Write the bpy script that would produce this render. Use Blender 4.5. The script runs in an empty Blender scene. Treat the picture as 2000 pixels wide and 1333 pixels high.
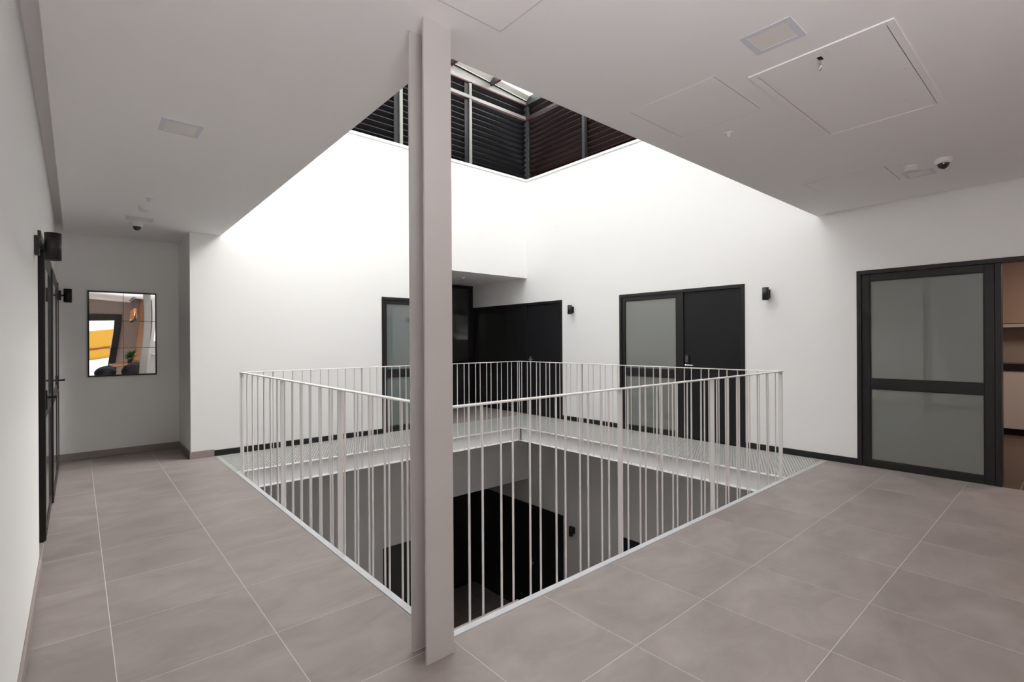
import bpy, math, random
from mathutils import Vector, Matrix
random.seed(7)
sc = bpy.context.scene
COL = sc.collection
# ---------------------------------------------------------------- camera
YAW = math.radians(48.95); ROLL = 0.0056; EYE = 1.39
fwd = Vector((math.cos(YAW), math.sin(YAW), 0)); rgt = Vector((math.sin(YAW), -math.cos(YAW), 0)); up = Vector((0, 0, 1))
r2 = (rgt*math.cos(ROLL) - up*math.sin(ROLL)); u2 = (rgt*math.sin(ROLL) + up*math.cos(ROLL))
cd = bpy.data.cameras.new('camera'); cam = bpy.data.objects.new('camera', cd); COL.objects.link(cam)
M = Matrix.Identity(4)
for i in range(3):
    M[i][0] = r2[i]; M[i][1] = u2[i]; M[i][2] = -fwd[i]
M[0][3], M[1][3], M[2][3] = 0, 0, EYE
cam.matrix_world = M
cd.sensor_width = 36; cd.lens = 976/2000*36; cd.shift_y = 0.00055; cd.clip_start = 0.03; cd.clip_end = 200
sc.camera = cam
# ---------------------------------------------------------------- world, lights, exposure
SKY = 1.9
w = bpy.data.worlds.new('sky'); sc.world = w; w.use_nodes = True
bg = w.node_tree.nodes['Background']
bg.inputs[0].default_value = (0.90, 0.95, 1.0, 1); bg.inputs[1].default_value = SKY
def portal(name, loc, rot, sx, sy):
    l = bpy.data.lights.new(name, 'AREA'); l.shape = 'RECTANGLE'; l.size = sx; l.size_y = sy
    l.cycles.is_portal = True
    o = bpy.data.objects.new(name, l); COL.objects.link(o); o.location = loc; o.rotation_euler = rot
    return o
portal('daylight_portal', (4.0, 4.6, 6.0), (0, 0, 0), 5.6, 5.4)
portal('daylight_portal', (0.39, -6.78, 1.09), (-math.pi/2, 0, 0), .9, 2.2)
portal('daylight_portal', (2.3, -3.62, 1.9), (-math.pi/2, 0, 0), .8, 1.2)
SUN = 19.0
sl = bpy.data.lights.new('sun', 'SUN'); sl.energy = SUN; sl.angle = math.radians(40); sl.color = (1, .985, .965)
so = bpy.data.objects.new('sun', sl); COL.objects.link(so)
so.rotation_euler = Vector((1.2, -0.35, 1.0)).to_track_quat('Z', 'Y').to_euler()
def area(name, loc, rot, sx, sy, watts, col=(1, 1, 1)):
    o = portal(name, loc, rot, sx, sy); o.data.cycles.is_portal = False; o.data.energy = watts; o.data.color = col; return o
area('bounce_fill', (.15, -.9, 1.5), (math.pi, 0, 0), .8, 1.4, 62, (1, .985, .99))  # added fill behind the camera, aimed up to bounce off the ceiling
area('kitchen_fill', (8.6, -.6, 2.78), (0, 0, 0), 1.0, .6, 38, (1, .80, .66))  # fill light added to brighten the kitchen, no fitting modelled
vs = sc.view_settings
vs.view_transform = 'Standard'; vs.look = 'None'; vs.gamma = 1; vs.use_curve_mapping = False; vs.exposure = 0.53
cy = sc.cycles
cy.use_denoising = True
cy.max_bounces = 14; cy.diffuse_bounces = 8; cy.glossy_bounces = 5; cy.transparent_max_bounces = 16; cy.sample_clamp_indirect = 6
cy.caustics_reflective = False; cy.caustics_refractive = False
# ---------------------------------------------------------------- materials
def mat(name, col, rough=.6, spec=.5, metal=0., noise=0., nscale=8., bump=0., bscale=60., coat=0., trans=0., ior=1.45, cior=1.5):
    m = bpy.data.materials.new(name); m.use_nodes = True
    nt = m.node_tree; b = nt.nodes['Principled BSDF']
    b.inputs['Base Color'].default_value = (*col, 1); b.inputs['Roughness'].default_value = rough
    b.inputs['Metallic'].default_value = metal; b.inputs['Specular IOR Level'].default_value = spec
    b.inputs['Coat Weight'].default_value = coat; b.inputs['Coat Roughness'].default_value = .02
    b.inputs['IOR'].default_value = ior; b.inputs['Coat IOR'].default_value = cior
    b.inputs['Transmission Weight'].default_value = trans
    tc = nt.nodes.new('ShaderNodeTexCoord')
    if noise or True:
        n = nt.nodes.new('ShaderNodeTexNoise'); n.inputs['Scale'].default_value = nscale; n.inputs['Detail'].default_value = 4
        nt.links.new(tc.outputs['Object'], n.inputs['Vector'])
        r = nt.nodes.new('ShaderNodeMapRange'); r.inputs['To Min'].default_value = 1-noise; r.inputs['To Max'].default_value = 1+noise
        nt.links.new(n.outputs['Fac'], r.inputs['Value'])
        h = nt.nodes.new('ShaderNodeHueSaturation'); h.inputs['Color'].default_value = (*col, 1)
        nt.links.new(r.outputs['Result'], h.inputs['Value']); nt.links.new(h.outputs['Color'], b.inputs['Base Color'])
    if bump:
        n2 = nt.nodes.new('ShaderNodeTexNoise'); n2.inputs['Scale'].default_value = bscale; n2.inputs['Detail'].default_value = 3
        nt.links.new(tc.outputs['Object'], n2.inputs['Vector'])
        bp = nt.nodes.new('ShaderNodeBump'); bp.inputs['Strength'].default_value = bump; bp.inputs['Distance'].default_value = .002
        nt.links.new(n2.outputs['Fac'], bp.inputs['Height']); nt.links.new(bp.outputs['Normal'], b.inputs['Normal'])
    return m
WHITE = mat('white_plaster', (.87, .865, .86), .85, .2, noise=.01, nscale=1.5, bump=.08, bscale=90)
LWHITE = mat('shaded_lower_plaster', (.56, .555, .55), .85, .2, noise=.01, nscale=1.5)  # white plaster darkened: shade in the storey below put into the colour
CEIL = mat('ceiling_paint', (.87, .85, .85), .9, .15, noise=.012, nscale=1.2, bump=.05, bscale=70)
STEEL = mat('white_painted_steel', (.52, .49, .478), .42, .4, noise=.02, nscale=6, bump=.06, bscale=140)
RAILM = mat('white_rail_paint', (.80, .775, .76), .35, .5, noise=.015, nscale=12)
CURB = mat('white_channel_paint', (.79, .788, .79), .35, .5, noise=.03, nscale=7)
CURBN = mat('dimmed_channel_paint', (.60, .605, .635), .35, .5, noise=.05, nscale=7)  # white channel paint toned down: weaker light on near sides put into colour
BLACK = mat('black_aluminium', (.013, .011, .013), .38, .45, noise=.1, nscale=5)
BLACKD = mat('black_door_laminate', (.010, .010, .012), .5, .35, noise=.08, nscale=3)
SKIRTB = mat('black_skirting', (.012, .012, .014), .45, .4)
GROUT = mat('grout', (.60, .56, .54), .95, .1, noise=.08, nscale=30)
SKIRT = mat('tile_skirting', (.31, .265, .25), .5, .35, noise=.06, nscale=6)
FROST = mat('frosted_glass_film', (.160, .172, .155), .6, .5, noise=.015, nscale=1.5, coat=1.0, cior=1.85)
FROSTB = mat('frosted_glass_film_blue', (.13, .152, .150), .6, .5, noise=.015, nscale=1.5, coat=1.0, cior=1.85)
DGLASS = mat('dark_glass', (.012, .013, .012), .5, .5, coat=1.0, cior=1.6)
MIRR = mat('mirror_glass', (.93, .93, .92), .01, .5, metal=1.0)
CHROME = mat('brushed_chrome', (.7, .7, .7), .25, .5, metal=1.0)
GRATE = mat('galvanised_grating', (.50, .505, .49), .5, .5, metal=.35, noise=.1, nscale=20)
CAMW = mat('white_plastic', (.72, .71, .70), .4, .4)
DOME = mat('smoked_dome', (.006, .006, .007), .06, .6, coat=.5)
PANELF = mat('light_frame_white', (.66, .66, .72), .5, .4)
PANELD = mat('light_diffuser', (.76, .72, .70), .35, .4)
LOUV = mat('dark_louvre_paint', (.008, .007, .009), .45, .3, noise=.15, nscale=4)
DFRAME = mat('dark_shaded_frame', (.045, .046, .052), .4, .5, noise=.06, nscale=5)  # shade on corner and right frames put into the colour; rafters share it
PALEG = mat('pale_grey_panel', (.30, .295, .285), .5, .4, noise=.05, nscale=5)
LOUVR = mat('red_brown_louvre_tone', (.016, .005, .005), .45, .3, noise=.3, nscale=2)  # dark louvre colour with a red-brown tone
LFRAME = mat('grey_louvre_frame', (.24, .232, .225), .4, .5, noise=.06, nscale=5)  # lightened grey: sun on the back frames put into the colour
REDB = mat('red_brown_primer', (.11, .030, .024), .55, .3, noise=.12, nscale=6)
CREAM = mat('cream_flashing', (.74, .71, .64), .6, .3, noise=.04, nscale=5)
SCONCE = mat('black_sconce_metal', (.018, .017, .018), .42, .4)
WOODC = mat('taupe_cabinet_laminate', (.36, .265, .21), .45, .35, noise=.06, nscale=3)
WHCAB = mat('pale_cabinet_laminate', (.50, .45, .42), .4, .35)
KWALL = mat('kitchen_paint', (.33, .27, .235), .8, .2)
COUNTER = mat('black_stone_worktop', (.012, .011, .011), .2, .5)
WOOD = mat('wood_slat', (.42, .20, .095), .5, .35, noise=.25, nscale=9)
TAUPE = mat('taupe_wall_paint', (.42, .38, .355), .85, .2)
ORANGE = mat('yellow_orange_paint', (.30, .155, .012), .6, .3)
RED = mat('red_stripe', (.16, .012, .012), .6, .3)
EXTW = mat('off_white_render', (.85, .85, .82), .9, .1)  # plain off-white render colour
EXTG = mat('pale_pavement', (.62, .62, .58), .9, .1, noise=.1, nscale=3)
LEAF = mat('leaf_green', (.05, .14, .03), .5, .4, noise=.3, nscale=20)
POT = mat('dark_pot', (.03, .025, .02), .5, .4)
COPPER = mat('copper_shade', (.75, .36, .18), .25, .5, metal=1.0)
DARKV = mat('dark_void', (.02, .017, .016), .8, .1)
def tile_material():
    m = bpy.data.materials.new('porcelain_tile'); m.use_nodes = True; nt = m.node_tree; b = nt.nodes['Principled BSDF']
    N = nt.nodes.new; L = nt.links.new
    tc = N('ShaderNodeTexCoord'); oi = N('ShaderNodeObjectInfo'); geo = N('ShaderNodeNewGeometry')
    mp = N('ShaderNodeMapping'); mp.inputs['Scale'].default_value = (2.0, 3.4, 1.0)
    ad = N('ShaderNodeVectorMath'); ad.operation = 'ADD'
    cmb = N('ShaderNodeCombineXYZ'); mu = N('ShaderNodeMath'); mu.operation = 'MULTIPLY'; mu.inputs[1].default_value = 37.
    L(oi.outputs['Random'], mu.inputs[0]); L(mu.outputs[0], cmb.inputs[0]); L(mu.outputs[0], cmb.inputs[1])
    L(geo.outputs['Position'], ad.inputs[0]); L(cmb.outputs[0], ad.inputs[1]); L(ad.outputs[0], mp.inputs['Vector'])
    n1 = N('ShaderNodeTexNoise'); n1.inputs['Scale'].default_value = 1.3; n1.inputs['Detail'].default_value = 6; n1.inputs['Roughness'].default_value = .62
    n1.inputs['Distortion'].default_value = .5
    L(mp.outputs[0], n1.inputs['Vector'])
    cr = N('ShaderNodeValToRGB'); e = cr.color_ramp.elements
    e[0].position = .28; e[0].color = (.240, .203, .193, 1); e[1].position = .75; e[1].color = (.355, .312, .297, 1)
    L(n1.outputs['Fac'], cr.inputs['Fac'])
    hs = N('ShaderNodeHueSaturation'); mr = N('ShaderNodeMapRange'); mr.inputs['To Min'].default_value = .955; mr.inputs['To Max'].default_value = 1.045
    L(oi.outputs['Random'], mr.inputs['Value']); L(mr.outputs[0], hs.inputs['Value']); L(cr.outputs[0], hs.inputs['Color'])
    L(hs.outputs[0], b.inputs['Base Color'])
    rr = N('ShaderNodeMapRange'); rr.inputs['To Min'].default_value = .34; rr.inputs['To Max'].default_value = .56
    L(n1.outputs['Fac'], rr.inputs['Value']); L(rr.outputs[0], b.inputs['Roughness'])
    b.inputs['Specular IOR Level'].default_value = .42
    n2 = N('ShaderNodeTexNoise'); n2.inputs['Scale'].default_value = 45; L(geo.outputs['Position'], n2.inputs['Vector'])
    bu = N('ShaderNodeBump'); bu.inputs['Strength'].default_value = .06; bu.inputs['Distance'].default_value = .002
    L(n2.outputs['Fac'], bu.inputs['Height']); L(bu.outputs[0], b.inputs['Normal'])
    return m
TILE = tile_material()
def roof_material():
    m = bpy.data.materials.new('translucent_roof_sheet'); m.use_nodes = True; nt = m.node_tree; nt.nodes.clear()
    N = nt.nodes.new; L = nt.links.new
    o = N('ShaderNodeOutputMaterial'); mx = N('ShaderNodeMixShader'); t = N('ShaderNodeBsdfTransparent'); d = N('ShaderNodeBsdfTranslucent')
    tc = N('ShaderNodeTexCoord'); wv = N('ShaderNodeTexWave'); wv.inputs['Scale'].default_value = 8.; wv.bands_direction = 'X'
    L(tc.outputs['Object'], wv.inputs['Vector'])
    cr = N('ShaderNodeValToRGB'); cr.color_ramp.elements[0].color = (.70, .70, .69, 1); cr.color_ramp.elements[0].position = .1
    cr.color_ramp.elements[1].color = (.93, .93, .92, 1); cr.color_ramp.elements[1].position = .3
    L(wv.outputs['Fac'], cr.inputs['Fac']); L(cr.outputs[0], t.inputs['Color'])
    d.inputs['Color'].default_value = (.9, .9, .88, 1); mx.inputs[0].default_value = .4
    L(t.outputs[0], mx.inputs[1]); L(d.outputs[0], mx.inputs[2]); L(mx.outputs[0], o.inputs['Surface'])
    return m
ROOF = roof_material()
# ---------------------------------------------------------------- mesh helpers
class MB:
    """Collects shapes that form ONE mesh object."""
    def __init__(s): s.v = []; s.f = []; s.sm = []
    def add(s, vs, fs, smooth=False):
        n = len(s.v); s.v += [tuple(p) for p in vs]; s.f += [tuple(i+n for i in f) for f in fs]; s.sm += [smooth]*len(fs); return s
    def box(s, x0, x1, y0, y1, z0, z1, b=0.):
        if x0 > x1: x0, x1 = x1, x0
        if y0 > y1: y0, y1 = y1, y0
        if z0 > z1: z0, z1 = z1, z0
        if not b:
            return s.add([(x0,y0,z0),(x1,y0,z0),(x1,y1,z0),(x0,y1,z0),(x0,y0,z1),(x1,y0,z1),(x1,y1,z1),(x0,y1,z1)],
                         [(0,3,2,1),(4,5,6,7),(0,1,5,4),(1,2,6,5),(2,3,7,6),(3,0,4,7)])
        b = min(b, (x1-x0)/2.01, (y1-y0)/2.01, (z1-z0)/2.01)
        X = (x0, x1); Y = (y0, y1); Z = (z0, z1); V = []; idx = {}
        for i in (0, 1):
            for j in (0, 1):
                for k in (0, 1):
                    sx, sy, sz = (1, -1)[i], (1, -1)[j], (1, -1)[k]
                    for a in range(3):
                        p = [X[i]+sx*b, Y[j]+sy*b, Z[k]+sz*b]; p[a] -= (sx, sy, sz)[a]*b
                        idx[(i, j, k, a)] = len(V); V.append(tuple(p))
        F = []
        for a in range(3):
            o = [q for q in range(3) if q != a]
            for e in (0, 1):
                ring = []
                for (p, q) in ((0,0),(1,0),(1,1),(0,1)):
                    k = [0,0,0]; k[a] = e; k[o[0]] = p; k[o[1]] = q; ring.append(idx[(*k, a)])
                F.append(ring)
        for a in range(3):
            o = [q for q in range(3) if q != a]
            for p in (0, 1):
                for q in (0, 1):
                    k0 = [0,0,0]; k0[o[0]] = p; k0[o[1]] = q; k1 = list(k0); k1[a] = 1
                    F.append([idx[(*k0, o[0])], idx[(*k1, o[0])], idx[(*k1, o[1])], idx[(*k0, o[1])]])
        for i in (0, 1):
            for j in (0, 1):
                for k in (0, 1): F.append([idx[(i,j,k,0)], idx[(i,j,k,1)], idx[(i,j,k,2)]])
        c = Vector(((x0+x1)/2, (y0+y1)/2, (z0+z1)/2)); G = []
        for f in F:
            a0, a1, a2 = (Vector(V[i]) for i in f[:3]); n = (a1-a0).cross(a2-a0)
            m = sum((Vector(V[i]) for i in f), Vector())/len(f)
            G.append(f if n.dot(m-c) > 0 else f[::-1])
        return s.add(V, G)
    def lathe(s, prof, c=(0,0,0), ax='z', n=24, smooth=True):
        vs = []
        for (r, h) in prof:
            for i in range(n):
                a = 2*math.pi*i/n; p, q = r*math.cos(a), r*math.sin(a)
                t = {'z': (p, q, h), 'x': (h, p, q), 'y': (q, h, p)}[ax]
                vs.append((t[0]+c[0], t[1]+c[1], t[2]+c[2]))
        fs = []
        for k in range(len(prof)-1):
            for i in range(n):
                j = (i+1) % n; fs.append((k*n+i, k*n+j, (k+1)*n+j, (k+1)*n+i))
        s.add(vs, fs, smooth)
        m = len(prof)
        for k, rev in ((0, True), (m-1, False)):
            if prof[k][0] > 1e-6:
                ring = [vs[k*n+i] for i in range(n)]
                s.add(ring, [tuple(range(n))[::-1] if rev else tuple(range(n))])
        return s
    def cyl(s, c, r, h, ax='z', n=16):
        return s.lathe([(r, 0), (r, h)], c, ax, n)
    def tube(s, pts, r, n=8):
        vs = []; P = [Vector(p) for p in pts]
        for i, p in enumerate(P):
            d = (P[min(i+1, len(P)-1)]-P[max(i-1, 0)]).normalized()
            a = d.orthogonal().normalized() if i == 0 else (a - d*a.dot(d)).normalized()
            b2 = d.cross(a)
            for k in range(n):
                t = 2*math.pi*k/n; vs.append(p + a*r*math.cos(t) + b2*r*math.sin(t))
        fs = []
        for i in range(len(P)-1):
            for k in range(n):
                j = (k+1) % n; fs.append((i*n+k, i*n+j, (i+1)*n+j, (i+1)*n+k))
        fs.append(tuple(range(n))[::-1]); fs.append(tuple((len(P)-1)*n+k for k in range(n)))
        return s.add(vs, fs, True)
    def build(s, name, m, parent=None, origin=None):
        me = bpy.data.meshes.new(name)
        o3 = Vector(origin) if origin is not None else Vector((0, 0, 0))
        me.from_pydata([tuple(Vector(p)-o3) for p in s.v], [], s.f)
        me.polygons.foreach_set('use_smooth', s.sm); me.update()
        me.materials.append(m)
        o = bpy.data.objects.new(name, me); COL.objects.link(o)
        o.location = o3
        if parent is not None:
            o.parent = parent
            o.location = o3 - Vector(WORLD.get(parent.name, (0, 0, 0)))
        WORLD[o.name] = tuple(o3)
        return o
WORLD = {}
def thing(name, loc, label=None, cat=None, group=None, kind=None):
    o = bpy.data.objects.new(name, None); COL.objects.link(o); o.location = loc; o.empty_display_size = .1
    WORLD[o.name] = tuple(loc); tag(o, label, cat, group, kind); return o
def tag(o, label=None, cat=None, group=None, kind=None):
    for k, v in (('label', label), ('category', cat), ('group', group), ('kind', kind)):
        if v: o[k] = v
    return o
def copy_part(src, parent, loc):
    o = src.copy(); COL.objects.link(o); o.parent = parent
    o.location = Vector(loc) - Vector(WORLD.get(parent.name, (0, 0, 0))); return o
def struct(name, mb, m, label, cat='wall', parent=None):
    o = mb.build(name, m, parent); return tag(o, label, cat, kind='structure')
def slab(mb, ax, p0, p1, u0, u1, z0, z1, holes=()):
    """A wall slab between planes p0..p1 on axis ax, spanning u and z, with rectangular holes (u0,u1,z0,z1)."""
    us = sorted({u0, u1, *[min(max(q, u0), u1) for h in holes for q in h[:2]]})
    zs = sorted({z0, z1, *[min(max(q, z0), z1) for h in holes for q in h[2:]]})
    for a, b in zip(us, us[1:]):
        run = None
        for c, d in zip(zs, zs[1:]):
            mu, mz = (a+b)/2, (c+d)/2
            inside = any(h[0] < mu < h[1] and h[2] < mz < h[3] for h in holes)
            if not inside:
                if run is None: run = [c, d]
                else: run[1] = d
            if inside and run: 
                (mb.box(p0, p1, a, b, *run) if ax == 'x' else mb.box(a, b, p0, p1, *run)); run = None
        if run: (mb.box(p0, p1, a, b, *run) if ax == 'x' else mb.box(a, b, p0, p1, *run))
    return mb
# ---------------------------------------------------------------- key dimensions (metres)
LW, RW, BW, NW = -.18, 6.53, 7.054, 7.95        # left, right, back walls and niche end wall
NX = 1.025                                      # niche side
F2F = 3.85
SILL = 4.50
VX0, VY0, VX1, VY1 = 1.318, 2.003, 5.365, 5.985 # inner flange edges of the opening
def cz(x, y): return 2.803 + .008*x - .0125*y   # ceiling height (the suspended ceiling runs slightly out of level)
# ---------------------------------------------------------------- walls
RDOOR = [(6.13, 8.80, 0, 2.13), (2.90, 4.885, 0, 2.125), (-.45, 1.67, 0, 2.15)]
UDOOR = [(a, b, -.31, d) for a, b, c, d in RDOOR]
struct('wall_back', slab(MB(), 'y', BW, BW+.16, NX, RW, -.3, SILL, [(3.51, 4.55, 0, 2.087), (4.78, RW, -.31, 2.605)]), WHITE,
       'tall white plastered wall behind the walkway, rising into the skylight shaft')
struct('wall_right', slab(MB(), 'x', RW, RW+.16, -3.6, 8.95, -.3, SILL, UDOOR), WHITE,
       'long white wall on the right with three black framed openings')
struct('wall_left', slab(MB(), 'x', LW-.16, LW, -6.75, 8.1, 0, 3.7, [(4.23, 7.82, 0, 2.10)]), WHITE,
       'white wall running along the left edge of the landing')
struct('wall_niche_end', slab(MB(), 'y', NW, NW+.15, LW, NX+.1, 0, 3.7), WHITE, 'white end wall of the corner niche, carrying the mirror')
struct('wall_niche_side', slab(MB(), 'x', NX, NX+.12, BW+.16, NW, 0, 3.7), WHITE, 'short white side wall of the niche')
struct('wall_recess', slab(MB(), 'x', 4.66, 4.78, BW+.16, 8.95, 0, 2.8), WHITE, 'white side wall of the door recess')
struct('wall_void_left', slab(MB(), 'x', 1.24, 1.352, 1.93, BW, 2.82, SILL), WHITE, 'white upstand wall above the left edge of the ceiling opening')
struct('wall_void_front', slab(MB(), 'y', 1.93, 2.05, 1.352, RW, 2.86, SILL), WHITE, 'white upstand wall above the near edge of the ceiling opening')
struct('wall_lantern_left', slab(MB(), 'x', 1.24, 1.34, 1.93, 7.3, SILL, 6.35), LOUVR, 'dark lantern side above the left upstand')
struct('wall_lantern_front', slab(MB(), 'y', 1.93, 2.03, 1.34, 6.8, SILL, 6.35), LOUVR, 'dark lantern side above the near upstand')
LH = [(3.51, 4.55, -F2F, -F2F+2.09), (4.78, RW, -F2F, -F2F+2.605)]
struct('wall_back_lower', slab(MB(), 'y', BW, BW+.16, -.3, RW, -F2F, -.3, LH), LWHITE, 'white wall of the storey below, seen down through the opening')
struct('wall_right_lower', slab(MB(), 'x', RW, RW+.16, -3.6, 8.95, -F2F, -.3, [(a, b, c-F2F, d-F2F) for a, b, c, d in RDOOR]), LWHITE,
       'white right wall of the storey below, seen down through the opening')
struct('wall_left_lower', slab(MB(), 'x', -.4, -.2, -3.6, BW, -F2F, -.1), KWALL, 'unseen left wall of the storey below, coloured dark to absorb light')  # unseen wall, given a dark colour to dim the storey below
struct('wall_front_lower', slab(MB(), 'y', -3.75, -3.6, -.4, RW+.16, -F2F, -.1), KWALL, 'unseen near wall of the storey below, coloured dark to absorb light')  # unseen wall as well, kept dark to absorb light
struct('wall_recess_lower', slab(MB(), 'x', 4.66, 4.78, BW+.16, 8.95, -F2F, -F2F+2.8), WHITE, 'white side wall of the lower door recess')
struct('ceiling_recess', MB().box(4.78, RW, BW+.16, 8.95, 2.605, 2.9), CEIL, 'flat white soffit over the door recess', 'ceiling')
struct('ceiling_recess_lower', MB().box(4.78, RW, BW+.16, 8.95, 2.605-F2F, 2.9-F2F), CEIL, 'white soffit over the lower door recess', 'ceiling')
# rear of the landing (behind the viewer; seen in the mirror and lighting the landing)
struct('wall_rear', slab(MB(), 'y', -6.95, -6.75, LW-.16, 1.8, 0, 3.7, [(-.06, .84, 0, 2.18)]), TAUPE, 'taupe wall around the street door, seen in the mirror')
struct('wall_rear_right', slab(MB(), 'y', -3.75, -3.6, 1.64, RW, 0, 3.7, [(1.9, 2.7, 1.3, 2.5)]), WHITE, 'white wall behind the viewer with a wide window')
# slabs above
struct('ceiling_slab', MB().box(LW-.16, 1.24, -6.95, 8.1, 3.7, 3.85).box(1.24, RW+.16, -6.95, 1.93, 3.7, 3.85), CEIL, 'concrete slab above the suspended ceiling', 'ceiling')
# suspended ceiling
def slope_slab(mb, x0, x1, y0, y1, t=.10):
    vs = [(x, y, cz(x, y)+dz) for dz in (0, t) for (x, y) in ((x0,y0),(x1,y0),(x1,y1),(x0,y1))]
    return mb.add(vs, [(0,3,2,1),(4,5,6,7),(0,1,5,4),(1,2,6,5),(2,3,7,6),(3,0,4,7)])
cb = MB()
slope_slab(cb, LW+.07, NX, -6.75, NW-.07)
slope_slab(cb, NX, 1.352, -6.75, BW)
slope_slab(cb, 1.352, RW-.075, -3.6, 1.95)
slope_slab(cb, 1.352, RW, 1.95, 2.05)
for q in ((LW, NX, -6.75, NW), (NX, 1.352, -6.75, BW), (1.352, RW, -3.6, 1.95)):   # deck closing the shadow gap
    vs = [(x, y, cz(x, y)+.105+dz) for dz in (0, .05) for (x, y) in ((q[0],q[2]),(q[1],q[2]),(q[1],q[3]),(q[0],q[3]))]
    cb.add(vs, [(0,3,2,1),(4,5,6,7),(0,1,5,4),(1,2,6,5),(2,3,7,6),(3,0,4,7)])
struct('ceiling', cb, CEIL, 'white suspended ceiling around the square opening, with a shadow gap along the walls', 'ceiling')
# ---------------------------------------------------------------- floor and tiles
floor_mb = MB().box(LW, 1.27, -6.75, BW, -.30, -.0007).box(LW, NX, BW, NW, -.30, -.0007).box(1.27, RW, -3.6, 1.953, -.30, -.0007)
floor_mb.box(RW, 10.9, -2.5, 1.8, -.30, -.0025).box(LW-.6, LW, 4.0, 8.0, -.30, -.0025).box(4.78, RW, 7.055, 8.95, -.3, -.0025)
floor = struct('floor', floor_mb, GROUT, 'taupe grey porcelain tiled floor of the landing', 'floor')
XJ = [LW, .119, .716, 1.317, 1.918, 2.53, 3.14, 3.755, 4.37, 4.985, 5.61, 6.255, RW]
YJ = [1.9535+.6*k for k in range(-9, 11)]
tile_cache = {}
def tile(x0, x1, y0, y1, z=0, parent=None, g=.0017, m=None):
    if x1-x0 < .03 or y1-y0 < .03: return
    key = (round(x1-x0, 3), round(y1-y0, 3), (m or TILE).name)
    c = ((x0+x1)/2, (y0+y1)/2, z)
    if key not in tile_cache:
        hx, hy = (x1-x0)/2-g, (y1-y0)/2-g; b = .0006
        mb = MB().add([(-hx,-hy,-.006),(hx,-hy,-.006),(hx,hy,-.006),(-hx,hy,-.006),(-hx,-hy,-b),(hx,-hy,-b),(hx,hy,-b),(-hx,hy,-b),
                       (-hx+b,-hy+b,0),(hx-b,-hy+b,0),(hx-b,hy-b,0),(-hx+b,hy-b,0)],
                      [(8,9,10,11),(4,5,9,8),(5,6,10,9),(6,7,11,10),(7,4,8,11),(0,1,5,4),(1,2,6,5),(2,3,7,6),(3,0,4,7)])
        o = mb.build('tile', m or TILE, parent); o.location = Vector(c)-Vector(WORLD[parent.name]); tile_cache[key] = o
        return o
    return copy_part(tile_cache[key], parent, c)
for i in range(len(XJ)-1):
    for j in range(len(YJ)-1):
        x0, x1, y0, y1 = XJ[i], XJ[i+1], YJ[j], YJ[j+1]
        if y0 < -3.0: continue
        if y1 <= 1.96: tile(x0, x1, y0, min(y1, 1.9535), parent=floor)
        elif x0 < 1.2:
            if y1 <= BW: tile(x0, min(x1, 1.27), y0, y1, parent=floor)
            else:
                if y0 < BW and x1 > NX: tile(x0, min(x1, 1.27), y0, BW, parent=floor)
                if x0 < NX: tile(x0, min(x1, NX), max(y0, BW) if x1 > NX else y0, min(y1, NW), parent=floor)
for j in range(6): tile(LW-.6, LW, 4.23+.6*j, 4.83+.6*j, parent=floor)
for i, x0 in enumerate((4.78, 5.38, 5.98)):                                  # recess floor
    for y0, y1 in ((7.055, 7.55), (7.55, 8.15), (8.15, 8.79)): tile(x0, min(x0+.6, RW), y0, y1, parent=floor)
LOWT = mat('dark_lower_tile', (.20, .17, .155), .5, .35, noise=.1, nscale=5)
KT = mat('brown_kitchen_tile', (.10, .070, .055), .45, .4, noise=.12, nscale=5)
for i in range(6):
    for j in range(6): tile(RW+.66*i, RW+.66*(i+1), -2.0+.6*j, -1.4+.6*j, parent=floor, m=KT)
# storey below
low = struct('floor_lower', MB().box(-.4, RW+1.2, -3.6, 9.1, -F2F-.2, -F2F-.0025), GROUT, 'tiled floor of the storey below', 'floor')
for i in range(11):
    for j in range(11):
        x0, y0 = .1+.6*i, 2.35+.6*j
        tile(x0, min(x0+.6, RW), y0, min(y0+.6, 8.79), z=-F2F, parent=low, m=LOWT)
struct('floor_slab_edge', MB().box(LW, 1.265, -6.75, BW, -.42, -.30).box(1.265, RW, -3.6, 1.948, -.42, -.30), CEIL, 'underside slab of the landing', 'ceiling')
# ---------------------------------------------------------------- skirtings
def bb(name, mb, m, label): return struct(name, mb, m, label, 'baseboard')
bb('baseboard_left', MB().box(LW, LW+.012, -3, 4.23, 0, .085, .003), SKIRT, 'taupe tile skirting along the left wall')
bb('baseboard_niche', MB().box(LW, NX, NW-.012, NW, 0, .085, .003).box(NX-.012, NX, BW, NW, 0, .085, .003), SKIRT, 'taupe tile skirting in the mirror niche')
bb('baseboard_back', MB().box(NX-.012, 1.27, BW-.012, BW, 0, .085, .003), SKIRT, 'short taupe tile skirting at the niche corner')
bb('baseboard_walkway', MB().box(1.27, 3.51, BW-.014, BW, 0, .072, .003).box(4.55, 4.78, BW-.014, BW, 0, .072, .003), SKIRTB, 'black skirting along the back wall behind the walkway')
bb('baseboard_right', MB().box(RW-.014, RW, 4.885, 6.13, 0, .072, .003).box(RW-.014, RW, 1.67, 2.90, 0, .072, .003), SKIRTB, 'black skirting along the right wall')
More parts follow.
